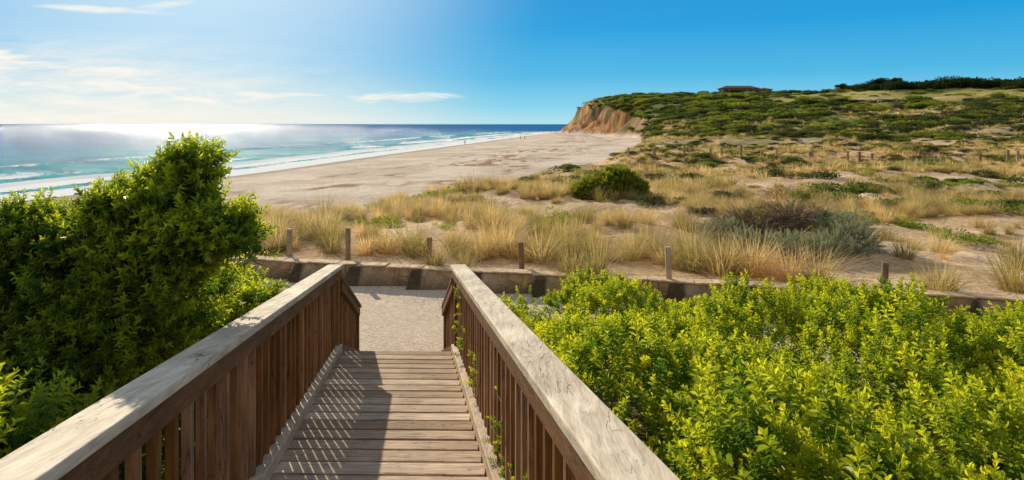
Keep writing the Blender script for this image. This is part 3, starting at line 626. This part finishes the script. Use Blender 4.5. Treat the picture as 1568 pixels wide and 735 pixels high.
# ---------------------------------------------------------------- people
import bmesh
def person(x,y,head,shirt,legs,phase):
    z=float(ground(np.array([x]),np.array([y]))[0]); e=empty('person')
    J={'p':(0,0,.95),'c':(0,.01,1.2),'n':(0,.02,1.45),'h':(0,.04,1.52),'ls':(-.18,.02,1.40),'le':(-.24,-.04*phase,1.13),'lw':(-.24,.14*phase,.90),'rs':(.18,.02,1.40),'re':(.24,.04*phase,1.13),'rw':(.24,-.10*phase,.90),
       'lh':(-.09,0,.90),'lk':(-.10,.16*phase,.50),'la':(-.10,.20*phase,.07),'lt':(-.10,.20*phase+.16,.03),'rh':(.09,0,.90),'rk':(.10,-.06*phase,.50),'ra':(.10,-.26*phase,.09),'rt':(.10,-.26*phase+.15,.03)}
    R={'p':.13,'c':.125,'n':.06,'h':.055,'ls':.065,'le':.042,'lw':.03,'rs':.065,'re':.042,'rw':.03,'lh':.095,'lk':.06,'la':.04,'lt':.03,'rh':.095,'rk':.06,'ra':.04,'rt':.03}
    ks=list(J); E=[('p','c'),('c','n'),('n','h'),('n','ls'),('ls','le'),('le','lw'),('n','rs'),('rs','re'),('re','rw'),('p','lh'),('lh','lk'),('lk','la'),('la','lt'),('p','rh'),('rh','rk'),('rk','ra'),('ra','rt')]
    me=bpy.data.meshes.new('body'); me.from_pydata([J[q] for q in ks],[(ks.index(a_),ks.index(b_)) for a_,b_ in E],[])
    m,nt=new_mat('clothes'); k=N(nt); tc=k.n('ShaderNodeTexCoord').outputs['Object']; sp=k.n('ShaderNodeSeparateXYZ'); k.put(sp.inputs[0],tc)
    c_=k.mix(k.math('GREATER_THAN',sp.outputs[2],.96),legs,shirt); c_=k.mix(k.math('LESS_THAN',sp.outputs[2],.35),c_,(.45,.27,.18)); c_=k.mix(k.math('GREATER_THAN',sp.outputs[2],1.46),c_,(.45,.27,.18)); k.out(k.pbr(c_).outputs[0])
    o=link('body',me,m,e); o.modifiers.new('s','SKIN'); sv=me.skin_vertices[0].data
    for i,q in enumerate(ks): sv[i].radius=(R[q],R[q]*.85)
    sv[0].use_root=True; o.modifiers.new('ss','SUBSURF').levels=1
    for nm,c0,sc,cl_ in (('head',(0,.045,1.64),(.078,.095,.115),(.45,.27,.18)),('hair',(0,.025,1.675),(.085,.098,.10),(.06,.035,.02))):
        bm=bmesh.new(); bmesh.ops.create_icosphere(bm,subdivisions=2,radius=1)
        for v in bm.verts:
            v.co=Vector((v.co.x*sc[0]+c0[0],v.co.y*sc[1]+c0[1],v.co.z*sc[2]+c0[2]))
        mh=bpy.data.meshes.new(nm); bm.to_mesh(mh); bm.free(); link(nm,mh,plain(nm,cl_),e)
    e.location=(x,y,z); e.rotation_euler=(0,0,head)
person(W2(712,205),205,.2,(.12,.10,.16),(.04,.05,.09),1)
person(W2(797,268),268,2.9,(.5,.1,.08),(.05,.06,.1),1)
person(W2(803.5,269),269,3.0,(.15,.2,.3),(.03,.03,.04),-1)

# ---------------------------------------------------------------- sky / light / camera
w=bpy.data.worlds.new('World'); scene.world=w; w.use_nodes=True; nt=w.node_tree
for n_ in list(nt.nodes): nt.nodes.remove(n_)
k=N(nt); sky=k.n('ShaderNodeTexSky'); sky.sky_type='NISHITA'; sky.sun_disc=False; sky.sun_elevation=SUN_EL; sky.sun_rotation=SUN_AZ; sky.air_density=1.0; sky.dust_density=.3; sky.ozone_density=4.0
gen=k.n('ShaderNodeTexCoord').outputs['Generated']; sp=k.n('ShaderNodeSeparateXYZ'); k.put(sp.inputs[0],gen)
STR=.12
def lin(c_): return tuple(q/STR for q in c_)
zz=sp.outputs[2]
cr=k.n('ShaderNodeValToRGB'); k.put(cr.inputs[0],k.math('MAXIMUM',zz,0.0)); el=cr.color_ramp.elements
stops=[(0,(.44,.76,.86)),(.03,(.22,.64,.84)),(.08,(.055,.47,.79)),(.16,(.0,.34,.73)),(.26,(.01,.28,.64)),(.5,(.16,.30,.47)),(1,(.28,.34,.43))]
el[0].position=0; el[0].color=(*stops[0][1],1); el[1].position=1; el[1].color=(*stops[-1][1],1)
for p_,c_ in stops[1:-1]:
    e_=el.new(p_); e_.color=(*c_,1)
grad=k.mix(1.0,cr.outputs[0],(1/STR,1/STR,1/STR),'MULTIPLY')
back=k.rng(sp.outputs[1],.15,-.35,0,.85,True); grad=k.mix(back,grad,lin((.46,.43,.39)))
dt=k.n('ShaderNodeVectorMath',operation='DOT_PRODUCT'); k.put(dt.inputs[0],gen); dt.inputs[1].default_value=tuple(SD); dt=dt.outputs['Value']
glow=k.math('POWER',k.rng(dt,.82,1.0),2.2)
grad=k.mix(k.math('MULTIPLY',glow,.85),grad,lin((.85,1.02,1.06)))
hx_=k.n('ShaderNodeVectorMath',operation='DOT_PRODUCT'); k.put(hx_.inputs[0],gen); hx_.inputs[1].default_value=(math.sin(SUN_AZ-.15),math.cos(SUN_AZ-.15),0)
haze=k.math('MULTIPLY',k.rng(hx_.outputs['Value'],.78,1.0,0,1,True),k.math('POWER',k.rng(zz,0,.12,1,0),1.5))
grad=k.mix(k.math('MULTIPLY',haze,.92),grad,lin((.96,.90,.77)))
nis=k.n('ShaderNodeVectorMath',operation='MINIMUM'); k.put(nis.inputs[0],sky.outputs[0]); nis.inputs[1].default_value=(6,7,8)
base=k.mix(.08,grad,nis.outputs[0])
yy=k.math('MAXIMUM',sp.outputs[1],.05); ss1=k.math('DIVIDE',sp.outputs[0],yy); ee=k.math('DIVIDE',zz,yy)
cb=k.n('ShaderNodeCombineXYZ'); k.put(cb.inputs[0],ss1); k.put(cb.inputs[1],ee)
cn=k.noise(k.mapping(cb.outputs[0],(2.2,13,1),rot=(0,0,.06),loc=(1.3,.4,0)),1.0,6,.62,.7)
cn2=k.noise(k.mapping(cb.outputs[0],(9,55,1),rot=(0,0,.1)),1.0,5,.65,.5)
mask=k.math('MULTIPLY',k.rng(ss1,-.85,-.10,1,0,True),k.rng(ee,.05,.20,1,.0,True))
c1=k.rng(k.math('ADD',k.math('MULTIPLY',cn,.6),k.math('MULTIPLY',cn2,.4)),.38,.58); c1=k.math('MULTIPLY',c1,mask)
def lens(cx_,cy,rx,ry,amp,tl=0):
    dx=k.math('DIVIDE',k.math('SUBTRACT',ss1,cx_),rx); dy=k.math('DIVIDE',k.math('SUBTRACT',ee,k.math('ADD',cy,k.math('MULTIPLY',k.math('SUBTRACT',ss1,cx_),tl))),ry)
    q=k.math('SUBTRACT',1.0,k.math('ADD',k.math('MULTIPLY',dx,dx),k.math('MULTIPLY',dy,dy))); q=k.math('ADD',q,k.math('MULTIPLY',k.math('SUBTRACT',cn2,.5),4.0)); return k.math('MULTIPLY',k.rng(q,0,1.4,0,1,True),amp)
cl_=c1
for a_ in ((-.19,.046,.11,.011,.95,0),(-.70,.195,.13,.008,.75,-.05),(-.78,.098,.24,.022,.95,-.10),(-.42,.05,.14,.008,.8,0),(-.62,.058,.24,.026,.95,-.09),(-.60,.20,.06,.010,.6,.15)): cl_=k.math('MAXIMUM',cl_,lens(*a_))
cl_=k.math('MULTIPLY',cl_,k.math('GREATER_THAN',sp.outputs[1],.05))
cx2=k.mix(cl_,base,lin((1.0,.95,.86)))
bg=k.n('ShaderNodeBackground'); k.put(bg.inputs[0],cx2); bg.inputs[1].default_value=STR
o=k.n('ShaderNodeOutputWorld'); nt.links.new(bg.outputs[0],o.inputs[0])
sl_=bpy.data.lights.new('sun','SUN'); sl_.energy=5; sl_.angle=math.radians(.5); sl_.color=(1,.89,.68); so=bpy.data.objects.new('sun',sl_); scene.collection.objects.link(so)
so.rotation_euler=Vector(tuple(-SD)).to_track_quat('-Z','Y').to_euler(); so.location=(-20,30,30)
cam=bpy.data.cameras.new('camera'); co_=bpy.data.objects.new('camera',cam); scene.collection.objects.link(co_); scene.camera=co_
cam.sensor_width=36; cam.lens=36*900/1568; cam.clip_end=120000; cam.clip_start=.05
co_.location=(0,0,0); co_.rotation_euler=(math.pi/2,0,0); cam.shift_y=-(367.5-190)/1568
scene.view_settings.view_transform='Standard'; scene.view_settings.look='None'; scene.view_settings.exposure=0
